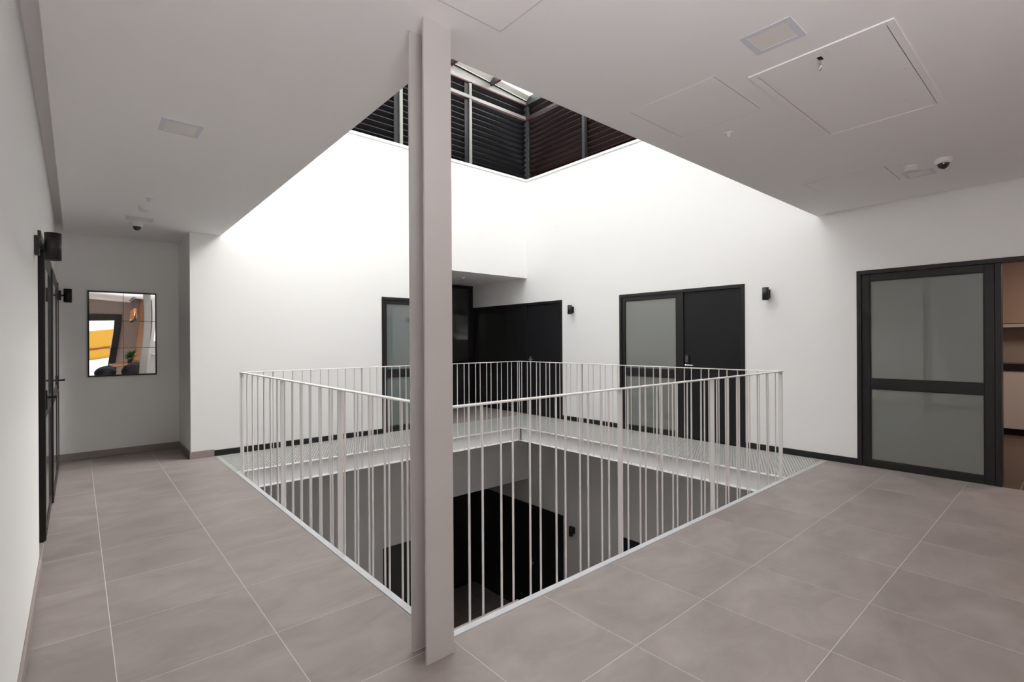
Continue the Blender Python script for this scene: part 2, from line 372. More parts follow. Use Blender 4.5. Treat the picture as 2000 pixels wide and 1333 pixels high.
# ---------------------------------------------------------------- louvred lantern above the shaft
LY, LX = 7.15, 6.62
struct('trim_1', MB().box(1.352, RW, BW-.014, BW+.3, SILL-.045, SILL, .003).box(RW-.014, RW+.3, 2.05, BW, SILL-.045, SILL, .003), WHITE,
       'white sill ledge capping the shaft walls below the louvres', 'trim')
def rz(x): return 6.055 + .07*(6.75-x)
wb = tag(thing('window_1', (4.0, LY, SILL)), 'dark louvred clerestory above the back wall', 'window', kind='structure')
wr = tag(thing('window_2', (LX, 4.6, SILL)), 'dark louvred clerestory above the right wall', 'window', kind='structure')
PX = [1.20, 2.545, 3.915, 5.287, 6.660]; PY = [2.0, 2.95, 4.33, 5.70, 7.145]
for x in PX[1:4]: MB().box(x-.028, x+.028, LY, LY+.12, SILL, 6.02, .003).build('post', LFRAME, wb); MB().box(x-.12, x-.029, LY+.02, LY+.12, SILL, 6.02).build('side_channel', LOUV, wb)
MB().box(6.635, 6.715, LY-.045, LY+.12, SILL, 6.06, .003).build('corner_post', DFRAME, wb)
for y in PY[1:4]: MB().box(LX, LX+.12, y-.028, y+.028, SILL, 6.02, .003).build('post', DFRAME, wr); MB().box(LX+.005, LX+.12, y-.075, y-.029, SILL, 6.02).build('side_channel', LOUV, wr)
MB().box(1.2, 6.65, LY-.004, LY+.10, 5.705, 5.765, .003).build('beam', LFRAME, wb)
MB().box(1.2, 6.65, LY, LY+.10, 5.697, 5.7045).build('beam_soffit', REDB, wb)
MB().box(1.2, 6.65, LY-.004, LY+.10, 6.00, 6.06, .003).build('beam', LFRAME, wb)
MB().box(1.2, 6.65, LY, LY+.10, 5.985, 5.9995).build('beam_soffit', REDB, wb)
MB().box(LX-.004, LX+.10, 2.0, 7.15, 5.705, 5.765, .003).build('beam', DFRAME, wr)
MB().box(LX, LX+.10, 2.0, 7.15, 5.697, 5.7045).build('beam_soffit', REDB, wr)
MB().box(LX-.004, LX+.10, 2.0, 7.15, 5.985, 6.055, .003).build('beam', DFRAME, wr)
MB().add([(1.2, LY+.01, 6.06), (6.65, LY+.01, 6.06), (6.65, LY+.01, rz(6.65)), (1.2, LY+.01, rz(1.2)), (1.2, LY+.03, 6.06), (6.65, LY+.03, 6.06), (6.65, LY+.03, rz(6.65)), (1.2, LY+.03, rz(1.2))],
         [(0,1,2,3),(5,4,7,6),(3,2,6,7),(1,5,6,2),(4,0,3,7)]).build('infill_panel', PALEG, wb)
def blade(length, ax):
    """Z-shaped louvre blade leaning down to the outside, lip on the inside edge."""
    prof = [(.0, .052), (.0, .066), (.004, .066), (.006, .054), (.085, -.040), (.085, -.052), (.081, -.052), (.080, -.042)]
    n = len(prof); vs = []
    for e in (0, 1):
        for (d, z) in prof: vs.append((e*length, d, z) if ax == 'x' else (d, e*length, z))
    fs = [(i, (i+1) % n, n+(i+1) % n, n+i) for i in range(n)] + [tuple(range(n))[::-1], tuple(range(n, 2*n))]
    if ax == 'y': fs = [f[::-1] for f in fs]
    return MB().add(vs, fs)
for k in range(4):
    a, b = PX[k]+.03, PX[k+1]-(.12 if k < 3 else .03); src = None
    for z in [SILL+.05+.0975*i for i in range(12)] + [5.83, 5.925]:
        if z > 5.66 and z < 5.8: continue
        if src is None: src = blade(b-a, 'x').build('blade', LOUV, wb); src.location = Vector((a, LY+.025, z))-Vector(WORLD[wb.name])
        else: copy_part(src, wb, (a, LY+.025, z))
for k in range(4):
    a, b = PY[k]+(.0 if k < 0 else .03), PY[k+1]-.05; src = None
    for z in [SILL+.05+.0975*i for i in range(12)] + [5.83, 5.925]:
        if z > 5.66 and z < 5.8: continue
        if src is None: src = blade(b-a, 'y').build('blade', LOUVR, wr); src.location = Vector((LX+.025, a, z))-Vector(WORLD[wr.name])
        else: copy_part(src, wr, (LX+.025, a, z))
MB().add([(a_, b_, rz(a_)+dz) for dz in (0, .016) for (a_, b_) in ((1.2, LY-.012), (6.65, LY-.012), (6.65, LY+.012), (1.2, LY+.012))],
         [(0,3,2,1),(4,5,6,7),(0,1,5,4),(1,2,6,5),(2,3,7,6),(3,0,4,7)]).build('gutter_line', LOUV, wb)
MB().box(6.70, 6.79, 7.05, 7.22, SILL, 6.06).build('corner_channel', LOUV, wr)
sky_l = tag(thing('window_3', (4.0, 4.6, 6.1)), 'translucent sheet roof with dark rafters over the shaft', 'skylight', kind='structure')
MB().add([(x, y, rz(x)+.10+dz) for dz in (0, .012) for (x, y) in ((1.0,1.8),(6.85,1.8),(6.85,7.35),(1.0,7.35))],
         [(0,3,2,1),(4,5,6,7),(0,1,5,4),(1,2,6,5),(2,3,7,6),(3,0,4,7)]).build('roof_sheet', ROOF, sky_l)
for x in (1.4, 2.27, 3.14, 4.01, 4.88, 5.755, 6.66):
    h = rz(x)
    MB().box(x-.027, x+.027, 2.05, LY, h-.03, h+.095, .003).build('rafter', DFRAME, sky_l)
    MB().box(x-.024, x+.024, 2.05, LY, h-.036, h-.0305).build('rafter_soffit', REDB, sky_l)
for x0, x1 in zip((1.4, 2.27, 3.14, 4.01, 4.88, 5.755), (2.27, 3.14, 4.01, 4.88, 5.755, 6.66)):
    a, b = x0+.028, x1-.028
    MB().add([(a, LY-.10, rz(a)+.075), (b, LY-.10, rz(b)+.075), (b, LY-.013, rz(b)+.018), (a, LY-.013, rz(a)+.018),
              (a, LY-.10, rz(a)+.083), (b, LY-.10, rz(b)+.083), (b, LY-.013, rz(b)+.026), (a, LY-.013, rz(a)+.026)],
             [(0,3,2,1),(4,5,6,7),(0,1,5,4),(1,2,6,5),(2,3,7,6),(3,0,4,7)]).build('flashing', CREAM, sky_l)
# ---------------------------------------------------------------- steel column
cx0, cx1, cy0, cy1 = 1.127, 1.267, 1.862, 1.995
prof = [(cx0,cy0),(cx1,cy0),(cx1,cy0+.011),(1.201,cy0+.011),(1.201,cy1-.011),(cx1,cy1-.011),(cx1,cy1),(cx0,cy1),(cx0,cy1-.011),(1.193,cy1-.011),(1.193,cy0+.011),(cx0,cy0+.011)]
n = len(prof); zt = cz(1.2, 1.9)+.02
colm = MB().add([(x, y, 0) for x, y in prof]+[(x, y, zt) for x, y in prof], [(i, (i+1) % n, n+(i+1) % n, n+i) for i in range(n)] + [tuple(range(n))[::-1], tuple(range(n, 2*n))])
for (x, y) in prof[:0]: pass
c_ = thing('steel_column', ((cx0+cx1)/2, (cy0+cy1)/2, 0), 'white painted H-section steel column at the near corner of the opening', 'column')
colm.build('shaft', STEEL, c_)
for (x, yy) in ((1.193, 0), (1.201, 0)): pass
MB().tube([(cx0, cy0+.016, .004), (1.190, cy0+.016, .004), (1.190, cy1-.016, .004), (cx0, cy1-.016, .004)], .004, 6).build('sealant_bead', STEEL, c_)
# ---------------------------------------------------------------- edge channels, balustrade
gr = thing('guard_rail', (VX0, VY0, 0), 'white steel balustrade around the square opening', 'railing')
TH = .008; ZB = -.185
def channel(mb, ax, inner, outer, tip, a0, a1):
    """C-channel open to the void: top flange inner..outer, web near outer, bottom flange reaching tip."""
    web = outer + (TH if inner > outer else -TH)
    for lo, hi, z0, z1 in ((inner, outer, -TH, .001), (outer, web, ZB, -TH), (tip, outer, ZB-TH, ZB)):
        (mb.box(lo, hi, a0, a1, z0, z1, .0015) if ax == 'x' else mb.box(a0, a1, lo, hi, z0, z1, .0015))
    return mb
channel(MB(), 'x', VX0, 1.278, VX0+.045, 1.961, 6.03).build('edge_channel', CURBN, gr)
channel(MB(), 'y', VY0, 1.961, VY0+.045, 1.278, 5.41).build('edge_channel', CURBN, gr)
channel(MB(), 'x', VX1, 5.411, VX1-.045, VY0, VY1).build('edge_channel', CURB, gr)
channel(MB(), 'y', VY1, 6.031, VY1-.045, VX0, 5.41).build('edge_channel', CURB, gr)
MB().box(1.30, 1.79, VY0+.004, VY0+.019, -.010, -.003, .001).build('toe_plate', SKIRT, gr)
bx0, by0, bx1, by1 = 1.337, 2.022, 5.346, 5.966    # centre lines of the balusters
RZ = 1.078
for (a, b) in (((bx0-.022, bx0+.022), (by0-.022, by1+.022)), ((bx1-.022, bx1+.022), (by0-.022, by1+.022))):
    MB().box(*a, *b, RZ-.009, RZ, .002).build('handrail', RAILM, gr)
for b in ((by0-.022, by0+.022), (by1-.022, by1+.022)):
    MB().box(bx0+.0225, bx1-.0225, *b, RZ-.009, RZ, .002).build('handrail', RAILM, gr)
bal = None
def baluster(x, y):
    global bal
    if bal is None:
        bal = MB().lathe([(.006, ZB), (.006, RZ-.009)], n=8).build('baluster', RAILM, gr); bal.location = Vector((x, y, 0))-Vector(WORLD[gr.name])
    else: copy_part(bal, gr, (x, y, 0))
posts = {}
def post(x, y, ax):
    if ax not in posts:
        hx, hy = (.004, .019) if ax == 'x' else (.019, .004)
        posts[ax] = MB().box(-hx, hx, -hy, hy, ZB, RZ-.009, .001).build('post', RAILM, gr); posts[ax].location = Vector((x, y, 0))-Vector(WORLD[gr.name])
    else: copy_part(posts[ax], gr, (x, y, 0))
d = .0125
for i in range(-1, 37):                                    # near right side
    x = 1.463+.1033*i
    if i in (12, 24): post(x, by0, 'x')
    else: baluster(x, by0 + (-d if i % 2 == 0 else d))
post(bx1, by0+.002, 'x')
y0 = 3.307
for i in range(-12, 26):                                   # near left side
    y = y0+.1037*i
    if y > by1-.06 or y < by0+.03: continue
    if i in (0, 12): post(bx0, y, 'y')
    else: baluster(bx0 + (d if i % 2 == 0 else -d), y)
post(bx0, by1, 'y'); post(bx0, by0, 'y')
for i in range(-24, 13):                                   # far right side
    y = 4.646+.104*i
    if y > by1-.03 or y < by0+.05: continue
    if i in (0, -12): post(bx1, y, 'y')
    else: baluster(bx1 + (d if i % 2 else -d), y)
for i in range(-13, 26):                                   # far left side
    x = 2.696+.104*i
    if x > bx1-.03 or x < bx0+.03: continue
    if i in (0, 12): post(x, by1, 'x')
    else: baluster(x, by1 + (d if i % 2 == 0 else -d))
baluster(bx1, by1)
# ---------------------------------------------------------------- perforated walkway gratings
def grating(x0, x1, y0, y1, rows='x', pu=.031, pr=.066, ru=.0065, rr=.0145, rim=.040, t=.005):
    """Perforated plate: staggered oblong holes; rows stacked along the named axis, u runs along a row."""
    if rows == 'x': U0, U1, R0, R1 = y0, y1, x0, x1
    else: U0, U1, R0, R1 = x0, x1, y0, y1
    vs, fs = [], []
    P = (lambda r, u, z: (r, u, z)) if rows == 'x' else (lambda r, u, z: (u, r, z))
    hp, zt = pr/2, -.003
    def q(ra, rb, ua, ub):
        n = len(vs); vs.extend([P(ra,ua,zt), P(rb,ua,zt), P(rb,ub,zt), P(ra,ub,zt)]); fs.append((n, n+1, n+2, n+3))
    nr = int((R1-R0-2*rim)/hp); nu = int((U1-U0-2*rim)/pu)-1
    ra, ua = R0+rim, U0+rim; rb, ub = ra+nr*hp, ua+(nu+.5)*pu
    q(R0, ra, U0, U1); q(rb, R1, U0, U1); q(ra, rb, U0, ua); q(ra, rb, ub, U1)
    ang = [math.pi*(k+.5)/4 for k in range(8)]
    for j in range(nr):
        sh = (j % 2)*pu/2; A = ra+j*hp
        if sh: q(A, A+hp, ua, ua+sh)
        else: q(A, A+hp, ub-pu/2, ub)
        for i in range(nu):
            u = ua+sh+(i+.5)*pu; r = A+hp/2; n = len(vs); h, g = hp/2, pu/2; c = .4142
            for (dr, du) in ((h, g*c), (h*c, g), (-h*c, g), (-h, g*c), (-h, -g*c), (-h*c, -g), (h*c, -g), (h, -g*c)): vs.append(P(r+dr, u+du, zt))
            for z in (zt, zt-t):
                for a_ in ang: vs.append(P(r+rr*math.cos(a_), u+ru*math.sin(a_), z))
            for (dr, du) in ((h, g), (-h, g), (-h, -g), (h, -g)): vs.append(P(r+dr, u+du, zt))
            for k in range(8):
                k2 = (k+1) % 8
                fs.append((n+k, n+k2, n+8+k2, n+8+k)); fs.append((n+8+k, n+8+k2, n+16+k2, n+16+k))
            for cc, (k, k2) in enumerate(((0, 1), (2, 3), (4, 5), (6, 7))): fs.append((n+k, n+24+cc, n+k2))
    mb = MB(); mb.v = vs; mb.f = fs; mb.sm = [False]*len(fs)
    return mb
g1 = thing('walkway_grating', (1.27, 6.03, 0), 'perforated galvanised walkway grating running along the back wall', 'grating', 'perforated walkway gratings')
grating(1.277, RW-.002, 6.032, 7.050, 'y').build('perforated_plate', GRATE, g1)
MB().box(1.272, RW-.002, 7.044, 7.050, -.05, -.010).box(1.272, 5.40, 6.040, 6.046, -.05, -.010).build('edge_bar', GRATE, g1)
g2 = thing('walkway_grating', (5.41, 1.96, 0), 'perforated galvanised walkway grating running along the right wall', 'grating', 'perforated walkway gratings')
grating(5.412, RW-.002, 1.960, 6.022, 'x').build('perforated_plate', GRATE, g2)
MB().box(5.42, RW-.002, 1.962, 1.968, -.05, -.010).build('edge_bar', GRATE, g2)
# ---------------------------------------------------------------- glazed doors
def T(ax, p, out):
    """Box writer in wall coordinates: u along wall, d out of the wall face (towards the room), z up."""
    def f(mb, u0, u1, d0, d1, z0, z1, b=.0):
        a, c = p+out*d0, p+out*d1
        return mb.box(a, c, u0, u1, z0, z1, b) if ax == 'x' else mb.box(u0, u1, a, c, z0, z1, b)
    return f
def frame_set(root, B, u0, u1, z0, z1, fw=.045, d0=-.10, d1=.012):
    mb = MB(); B(mb, u0, u0+fw, d0, d1, z0, z1, .002); B(mb, u1-fw, u1, d0, d1, z0, z1, .002); B(mb, u0+fw, u1-fw, d0, d1, z1-fw, z1, .002)
    return mb.build('door_frame', BLACK, root)
def glazed(root, B, u0, u1, z0, z1, glass, st=.075, rail=(.85, .965), kick=.085, top=.07, name='leaf', d1=-.004, caps=True, gd=None):
    gd = (-.032, -.024) if gd is None else gd
    mb = MB()
    B(mb, u0, u0+st, -.05, d1, z0, z1, .002); B(mb, u1-st, u1, -.05, d1, z0, z1, .002)
    B(mb, u0+st, u1-st, -.05, d1, z0, z0+kick, .002); B(mb, u0+st, u1-st, -.05, d1, z1-top, z1, .002)
    B(mb, u0+st, u1-st, -.05, d1, z0+rail[0], z0+rail[1], .002)
    lf = mb.build(name, BLACK, root)
    for a, b in ((kick, rail[0]), (rail[1], z1-z0-top)):
        g = MB(); B(g, u0+st, u1-st, *gd, z0+a, z0+b); g.build('glass_pane', glass, root if name == 'leaf' else lf)
        s = MB()   # glazing bead
        for q in ((u0+st, u0+st+.008, z0+a, z0+b), (u1-st-.008, u1-st, z0+a, z0+b)): B(s, q[0], q[1], gd[1], max(gd[1]+.001, d1-.006), q[2], q[3])
        for q in ((z0+a, z0+a+.008), (z0+b-.008, z0+b)): B(s, u0+st, u1-st, gd[1], max(gd[1]+.0008, d1-.0065), *q)
        s.build('glazing_bead', BLACK, root)
    if caps:
        for zz in (z0+rail[0]+.055, z0+.045):
            for uu in (u0+st+.03, u1-st-.07):
                c = MB(); B(c, uu, uu+.04, d1, d1+.003, zz, zz+.007, .001); c.build('drain_cap', BLACKD, root)
    return lf
def lever(root, B, u, z, s=1, m=BLACK, dd=0.):
    mb = MB(); B(mb, u-.02, u+.02, dd, dd+.008, z-.07, z+.07, .003); B(mb, u-.009, u+.009, dd+.008, dd+.055, z+.01, z+.028, .004)
    B(mb, u-.009 if s > 0 else u-.12, u+.12 if s > 0 else u+.009, dd+.045, dd+.06, z+.01, z+.028, .005)
    return mb.build('door_handle', m, root)
def door_empty(n, loc, label): return tag(thing('door_%d' % n, loc), label, 'door', kind='structure')
Bb = T('y', BW, -1); Rr = T('x', RW, -1); Rc = T('y', 8.80, -1); Ll = T('x', LW, 1)
def storey(z, n, low=False):
    low_t = ' on the storey below' if low else ''
    r = door_empty(n, (4.03, BW, z), 'black framed frosted glass door in the back wall'+low_t)
    frame_set(r, Bb, 3.512, 4.548, z, z+2.085); glazed(r, Bb, 3.557, 4.503, z, z+2.04, DGLASS if low else FROSTB, st=.035, kick=.09, top=.05)
    lever(r, Bb, 4.47, z+1.03, -1)
    r = door_empty(n+1, (5.6, 8.8, z), 'tall dark glazed screen at the back of the door recess'+low_t)
    mb = MB()
    for u in (4.78, 5.62, 6.46): Rc(mb, u, u+.07, -.08, .01, z, z+2.60, .002)
    for zz, h in ((0, .09), (.85, .115), (2.52, .08)): Rc(mb, 4.85, 6.46, -.075, .008, z+zz, z+zz+h, .002)
    mb.build('screen_frame', BLACK, r)
    for a, b in ((4.85, 5.62), (5.69, 6.46)):
        for zz, h in ((.09, .85), (.965, 2.52)): g = MB(); Rc(g, a, b, -.045, -.035, z+zz, z+h); g.build('glass_pane', DGLASS, r)
    r = door_empty(n+2, (RW, 7.2, z), 'black door with dark glass sidelight on the right wall beside the recess'+low_t)
    frame_set(r, Rr, 6.132, 8.788, z, z+2.128)
    mb = MB(); Rr(mb, 7.05, 7.40, -.05, .0, z, z+2.083, .002); mb.build('blank_panel', BLACKD, r)
    glazed(r, Rr, 7.40, 8.743, z, z+2.083, DGLASS, st=.07, caps=False)
    mb = MB(); Rr(mb, 6.177, 7.04, -.05, -.006, z+.006, z+2.08, .002); lf = mb.build('door_leaf', BLACKD, r)
    lever(r, Rr, 6.97, z+1.03, -1, CHROME, -.006)
    r = door_empty(n+3, (RW, 3.9, z), 'black door with frosted glass sidelight in the middle of the right wall'+low_t)
    frame_set(r, Rr, 2.902, 4.883, z, z+2.123)
    mb = MB(); Rr(mb, 3.77, 3.84, -.09, .008, z, z+2.08, .002); mb.build('mullion', BLACK, r)
    glazed(r, Rr, 3.84, 4.838, z, z+2.078, DGLASS if low else FROST, st=.052, kick=.07, top=.06)
    mb = MB(); Rr(mb, 2.947, 3.768, -.05, -.012, z+.006, z+2.075, .002); mb.build('door_leaf', BLACKD, r)
    mb = MB(); Rr(mb, 3.69, 3.745, -.012, .012, z+.86, z+1.19, .006); lk = mb.build('keypad_lock', BLACK, r)
    for i in range(4):
        for j in range(3):
            k = MB(); Rr(k, 3.697+.015*j, 3.704+.015*j, .012, .0135, z+1.155-.022*i, z+1.162-.022*i); k.build('key_button', CAMW, lk)
    mb = MB(); Rr(mb, 3.709, 3.727, .012, .05, z+1.035, z+1.053, .004); Rr(mb, 3.60, 3.727, .042, .056, z+1.035, z+1.05, .004); mb.build('door_handle', CHROME, r)
storey(0, 1); storey(-F2F, 7, True)
r5 = door_empty(5, (RW, 1.1, 0), 'large black framed sliding panel of frosted glass beside the kitchen doorway')
mb = MB(); Rr(mb, 1.625, 1.668, -.10, .012, 0, 2.148, .002); Rr(mb, -.448, 1.625, -.10, .012, 2.105, 2.148, .002); Rr(mb, -.448, -.405, -.10, .012, 0, 2.105, .002)
mb.build('door_frame', BLACK, r5)
glazed(r5, Rr, .565, 1.622, 0.0, 2.103, FROST, st=.072, rail=(.855, .962), kick=.075, top=.072)
mb = MB(); Rr(mb, .520, .562, -.16, .008, 0, 2.103, .002); mb.build('jamb', BLACK, r5)
r6 = door_empty(6, (LW, 6.0, 0), 'black framed glass doors set in the left wall')
mb = MB(); Ll(mb, 4.232, 4.262, -.10, -.004, 0, 2.098, .002); Ll(mb, 4.262, 7.80, -.10, .014, 2.045, 2.098, .002); Ll(mb, 7.76, 7.818, -.10, .022, 0, 2.098, .002)
mb.build('door_frame', BLACK, r6)
mb = MB(); Ll(mb, 4.262, 4.80, -.10, -.05, 0, 2.045, .002); mb.build('blank_panel', BLACKD, r6)
for (a, b, dd) in ((4.80, 5.87, .012), (5.89, 6.99, .024), (7.02, 7.76, .024)):
    glazed(r6, Ll, a, b, .008, 2.04, FROST, st=.09, kick=.10, top=.08, d1=dd, gd=(dd-.010, dd-.004))
lever(r6, Ll, 4.90, .99, 1, BLACK, .012); lever(r6, Ll, 7.10, .99, 1, BLACK, .024)
struct('wall_behind_left_doors', slab(MB(), 'x', -.75, -.70, 4.0, 8.1, 0, 2.6).box(-.75, LW-.16, 3.95, 4.0, 0, 2.6).box(-.75, LW-.16, 7.95, 8.1, 0, 2.6).box(-.75, LW-.16, 3.95, 8.1, 2.6, 2.7), TAUPE, 'room wall behind the left glass doors')
for z in (0, -F2F):
    lb = MB(); lb.box(RW+.30, RW+.34, 2.2, 9.0, z-.3, z+2.9).box(RW+.16, RW+.30, 2.2, 2.24, z-.3, z+2.9).box(RW+.0, RW+.30, 2.2, 9.0, z-.3, z-.003); lb.box(4.60, RW+1.2, 9.0, 9.1, z, z+2.9); struct('wall_beyond_%s' % ('lower' if z else 'recess'), lb, DARKV, 'dark room wall behind the recess glazing')
# ---------------------------------------------------------------- kitchen beyond the right doorway
struct('wall_kitchen', slab(MB(), 'x', 10.75, 10.9, -2.4, 1.7, 0, 2.9).box(RW+.16, 10.9, 1.67, 1.8, 0, 2.9).box(RW+.16, 10.9, -2.5, -2.4, 0, 2.9), KWALL, 'brown painted kitchen walls beyond the doorway')
struct('ceiling_kitchen', MB().box(RW+.16, 10.9, -2.5, 1.8, 2.8, 2.9), KWALL, 'kitchen ceiling', 'ceiling')
KX = 10.1
for i in range(3):
    y1 = 1.06-.62*i; y0 = y1-.62; pos = ['first', 'second', 'third', 'fourth'][i]
    t = thing('upper_cabinet', (10.4, y0+.31, 1.56), 'taupe wall cabinet over the kitchen worktop, %s from the doorway jamb' % pos, 'cabinet', 'kitchen wall cabinets')
    MB().box(KX+.32, 10.75, y0+.002, y1-.002, 1.56, 2.6).build('body', WOODC, t)
    MB().box(KX+.30, KX+.318, y0+.005, y1-.005, 1.62, 2.59, .003).build('door', WOODC, t)
    MB().box(KX+.305, KX+.335, y0+.002, y1-.002, 1.56, 1.605, .002).build('light_rail', WHCAB, t)
    t = thing('base_cabinet', (KX, y0+.31, 0), 'pale base cabinet under the black kitchen worktop, %s from the doorway jamb' % pos, 'cabinet', 'kitchen base cabinets')
    MB().box(KX+.03, 10.7, y0+.002, y1-.002, .10, .93).build('body', WHCAB, t)
    MB().box(KX, KX+.019, y0+.004, y1-.004, .10, .925, .003).build('door', WHCAB, t)
    MB().box(KX-.022, KX-.006, y1-.06, y1-.045, .62, .84, .004).build('handle', CHROME, t)
    MB().box(KX+.06, 10.7, y0+.002, y1-.002, .0, .098).build('plinth', DARKV, t)
tag(MB().box(KX-.02, 10.745, -.82, 1.08, .932, 1.03, .004).build('kitchen_worktop', COUNTER), 'black stone kitchen worktop seen through the right doorway', 'worktop')
# ---------------------------------------------------------------- wall sconces
def sconce(x, y, z, nx, label, group):
    t = thing('wall_sconce', (x, y, z), label, 'wall light', group)
    p = x
    MB().box(p, p+nx*.022, y-.028, y+.028, z-.055, z+.055, .003).build('back_plate', SCONCE, t)
    MB().cyl((min(p+nx*.022, p+nx*.042), y, z), .011, .02, 'x', 12).build('arm', SCONCE, t)
    c = (p+nx*.078, y, z)
    MB().lathe([(.030, -.074), (.038, -.078), (.038, .078), (.030, .074)], c, 'z', 28).build('cylinder_shade', SCONCE, t)
    MB().lathe([(.029, -.070), (.029, -.066)], c, 'z', 20).build('lamp_lens', CAMW, t)
    return t
G = 'black cylinder wall sconces'
sconce(LW, 3.93, 1.955, 1, 'black cylinder sconce nearest the viewer on the left wall, before the glass doors', G)
sconce(LW+.024, 7.80, 1.955, 1, 'black cylinder sconce on the left wall beyond the glass doors, near the mirror', G)
sconce(RW, 5.88, 1.94, -1, 'small black cylinder sconce on the right wall between the recess door and the keypad door', G)
sconce(RW, 2.61, 1.967, -1, 'black cylinder sconce on the right wall between the keypad door and the sliding panel', G)
sconce(RW, 5.88, 1.94-F2F, -1, 'black cylinder sconce on the wall of the storey below, seen through the balusters', G)
# ---------------------------------------------------------------- ceiling fittings
def ceiling_light(x0, x1, y0, y1, label):
    x, y = (x0+x1)/2, (y0+y1)/2; z = cz(x, y)
    t = thing('ceiling_light', (x, y, z), label, 'ceiling light', 'square recessed ceiling lights')
    m = .030; mb = MB()
    mb.box(x0, x1, y0, y0+m, z-.003, z+.01, .001).box(x0, x1, y1-m, y1, z-.003, z+.01, .001).box(x0, x0+m, y0+m, y1-m, z-.003, z+.01, .001).box(x1-m, x1, y0+m, y1-m, z-.003, z+.01, .001)
    mb.build('frame', PANELF, t)
    MB().box(x0+m, x1-m, y0+m, y1-m, z-.0015, z+.004).build('diffuser', PANELD, t)
ceiling_light(2.36, 2.565, .845, 1.07, 'square recessed light in the ceiling beside the large access hatch')
ceiling_light(.395, .615, 3.66, 3.89, 'square recessed light alone in the left ceiling, nearest of the two there')
ceiling_light(.395, .63, 6.55, 6.74, 'square recessed light in the left ceiling between the smoke detector and the dome camera')
ceiling_light(5.42, 5.64, .845, 1.05, 'square recessed light in the right ceiling beside the dome camera')
def smoke(x, y, label, z=None):
    z = cz(x, y) if z is None else z
    t = thing('smoke_detector', (x, y, z), label, 'smoke detector', 'white smoke detectors')
    MB().lathe([(.052, .001), (.052, -.014), (.050, -.018)], (x, y, z), n=28).build('base', CAMW, t)
    MB().lathe([(.046, -.018), (.044, -.034), (.034, -.040), (.0, -.041)], (x, y, z), n=28).build('sensor_head', CAMW, t)
    MB().lathe([(.0455, -.021), (.0475, -.023), (.0455, -.025)], (x, y, z), n=28).build('vent_ring', PANELF, t)
smoke(.51, 6.07, 'round white smoke detector on the left ceiling in front of the dome camera')
smoke(5.24, .95, 'round white smoke detector on the right ceiling next to the small square light')
smoke(5.45, 7.65, 'small white smoke detector under the soffit of the door recess', 2.605)
def dome_cam(x, y, label):
    z = cz(x, y); t = thing('dome_camera', (x, y, z), label, 'security camera', 'dome security cameras')
    MB().lathe([(.058, .001), (.058, -.022), (.052, -.036), (.041, -.040)], (x, y, z), n=32).build('housing', CAMW, t)
    dm = MB().lathe([(.040, -.039), (.038, -.052), (.032, -.066), (.021, -.076), (.008, -.081), (.0, -.082)], (x, y, z), n=28).build('dome', DOME, t)
    MB().lathe([(.0, -.0835), (.004, -.083), (.005, -.081)], (x+.012, y-.006, z), n=10).build('lens', CHROME, dm)
dome_cam(.505, 6.87, 'white ceiling dome camera with black lens near the mirror niche')
dome_cam(5.24, .745, 'white ceiling dome camera with black lens above the sliding glass panel')
def sensor(x, y, label):
    z = cz(x, y); t = thing('ceiling_sensor', (x, y, z), label, 'sensor', 'tiny cone ceiling sensors')
    MB().lathe([(.030, .001), (.030, -.004), (.026, -.006)], (x, y, z), n=20).build('rosette', CAMW, t)
    MB().lathe([(.018, -.006), (.016, -.018), (.008, -.028), (.0, -.030)], (x, y, z), n=16).build('cone', PANELF, t)
sensor(3.37, 1.60, 'tiny white cone sensor on the ceiling near the right edge of the opening')
sensor(.51, 5.69, 'tiny white cone sensor on the left ceiling in front of the smoke detector')
def hatch(x0, x1, y0, y1, label, frame=0., gap=.003, drop=.0015, kind=''):
    x, y = (x0+x1)/2, (y0+y1)/2; z = min(cz(x0, y0), cz(x0, y1), cz(x1, y0), cz(x1, y1))
    t = thing('access_hatch', (x, y, z), label, 'access hatch', 'ceiling access hatches')
    def quad(mb, a, b, c, e, dz, th=.004):
        vs = [(px, py, cz(px, py)-dz+k*th) for k in (0, 1) for (px, py) in ((a,c),(b,c),(b,e),(a,e))]
        return mb.add(vs, [(0,3,2,1),(4,5,6,7),(0,1,5,4),(1,2,6,5),(2,3,7,6),(3,0,4,7)])
    if frame:
        mb = MB()
        for q in ((x0, x1, y0, y0+frame), (x0, x1, y1-frame, y1), (x0, x0+frame, y0+frame, y1-frame), (x1-frame, x1, y0+frame, y1-frame)): quad(mb, *q, .007, .007)
        mb.build('frame', CEIL, t)
        i = frame
    else:
        i = 0
        e = .004; mb = MB()
        for q in ((x0, x1, y0, y0+e), (x0, x1, y1-e, y1), (x0, x0+e, y0+e, y1-e), (x1-e, x1, y0+e, y1-e)): quad(mb, *q, .0025, .0025)
        mb.build('rim', CAMW, t); i = e
    quad(MB(), x0+i, x1-i, y0+i, y1-i, .0006, .0006).build('joint', DARKV, t)
    return quad(MB(), x0+i+gap, x1-i-gap, y0+i+gap, y1-i-gap, .0035, .0025).build('panel', CEIL, t), t
hatch(2.575, 3.17, 1.30, 1.84, 'flush square ceiling hatch without a frame, beside the opening edge')
hatch(5.05, 5.60, 1.09, 1.70, 'faint flush square hatch at the far right end of the ceiling')
hatch(.87, 1.452, 1.14, 1.735, 'flush hatch in the ceiling above the top of the steel column')
pn, ht = hatch(2.735, 3.985, .553, 1.19, 'large framed ceiling access hatch with a key hanging in its lock', frame=.032, gap=.004)
zk = cz(2.83, .875)-.0036
MB().box(2.815, 2.855, .865, .885, zk-.0012, zk+.001).build('keyhole', DARKV, ht)
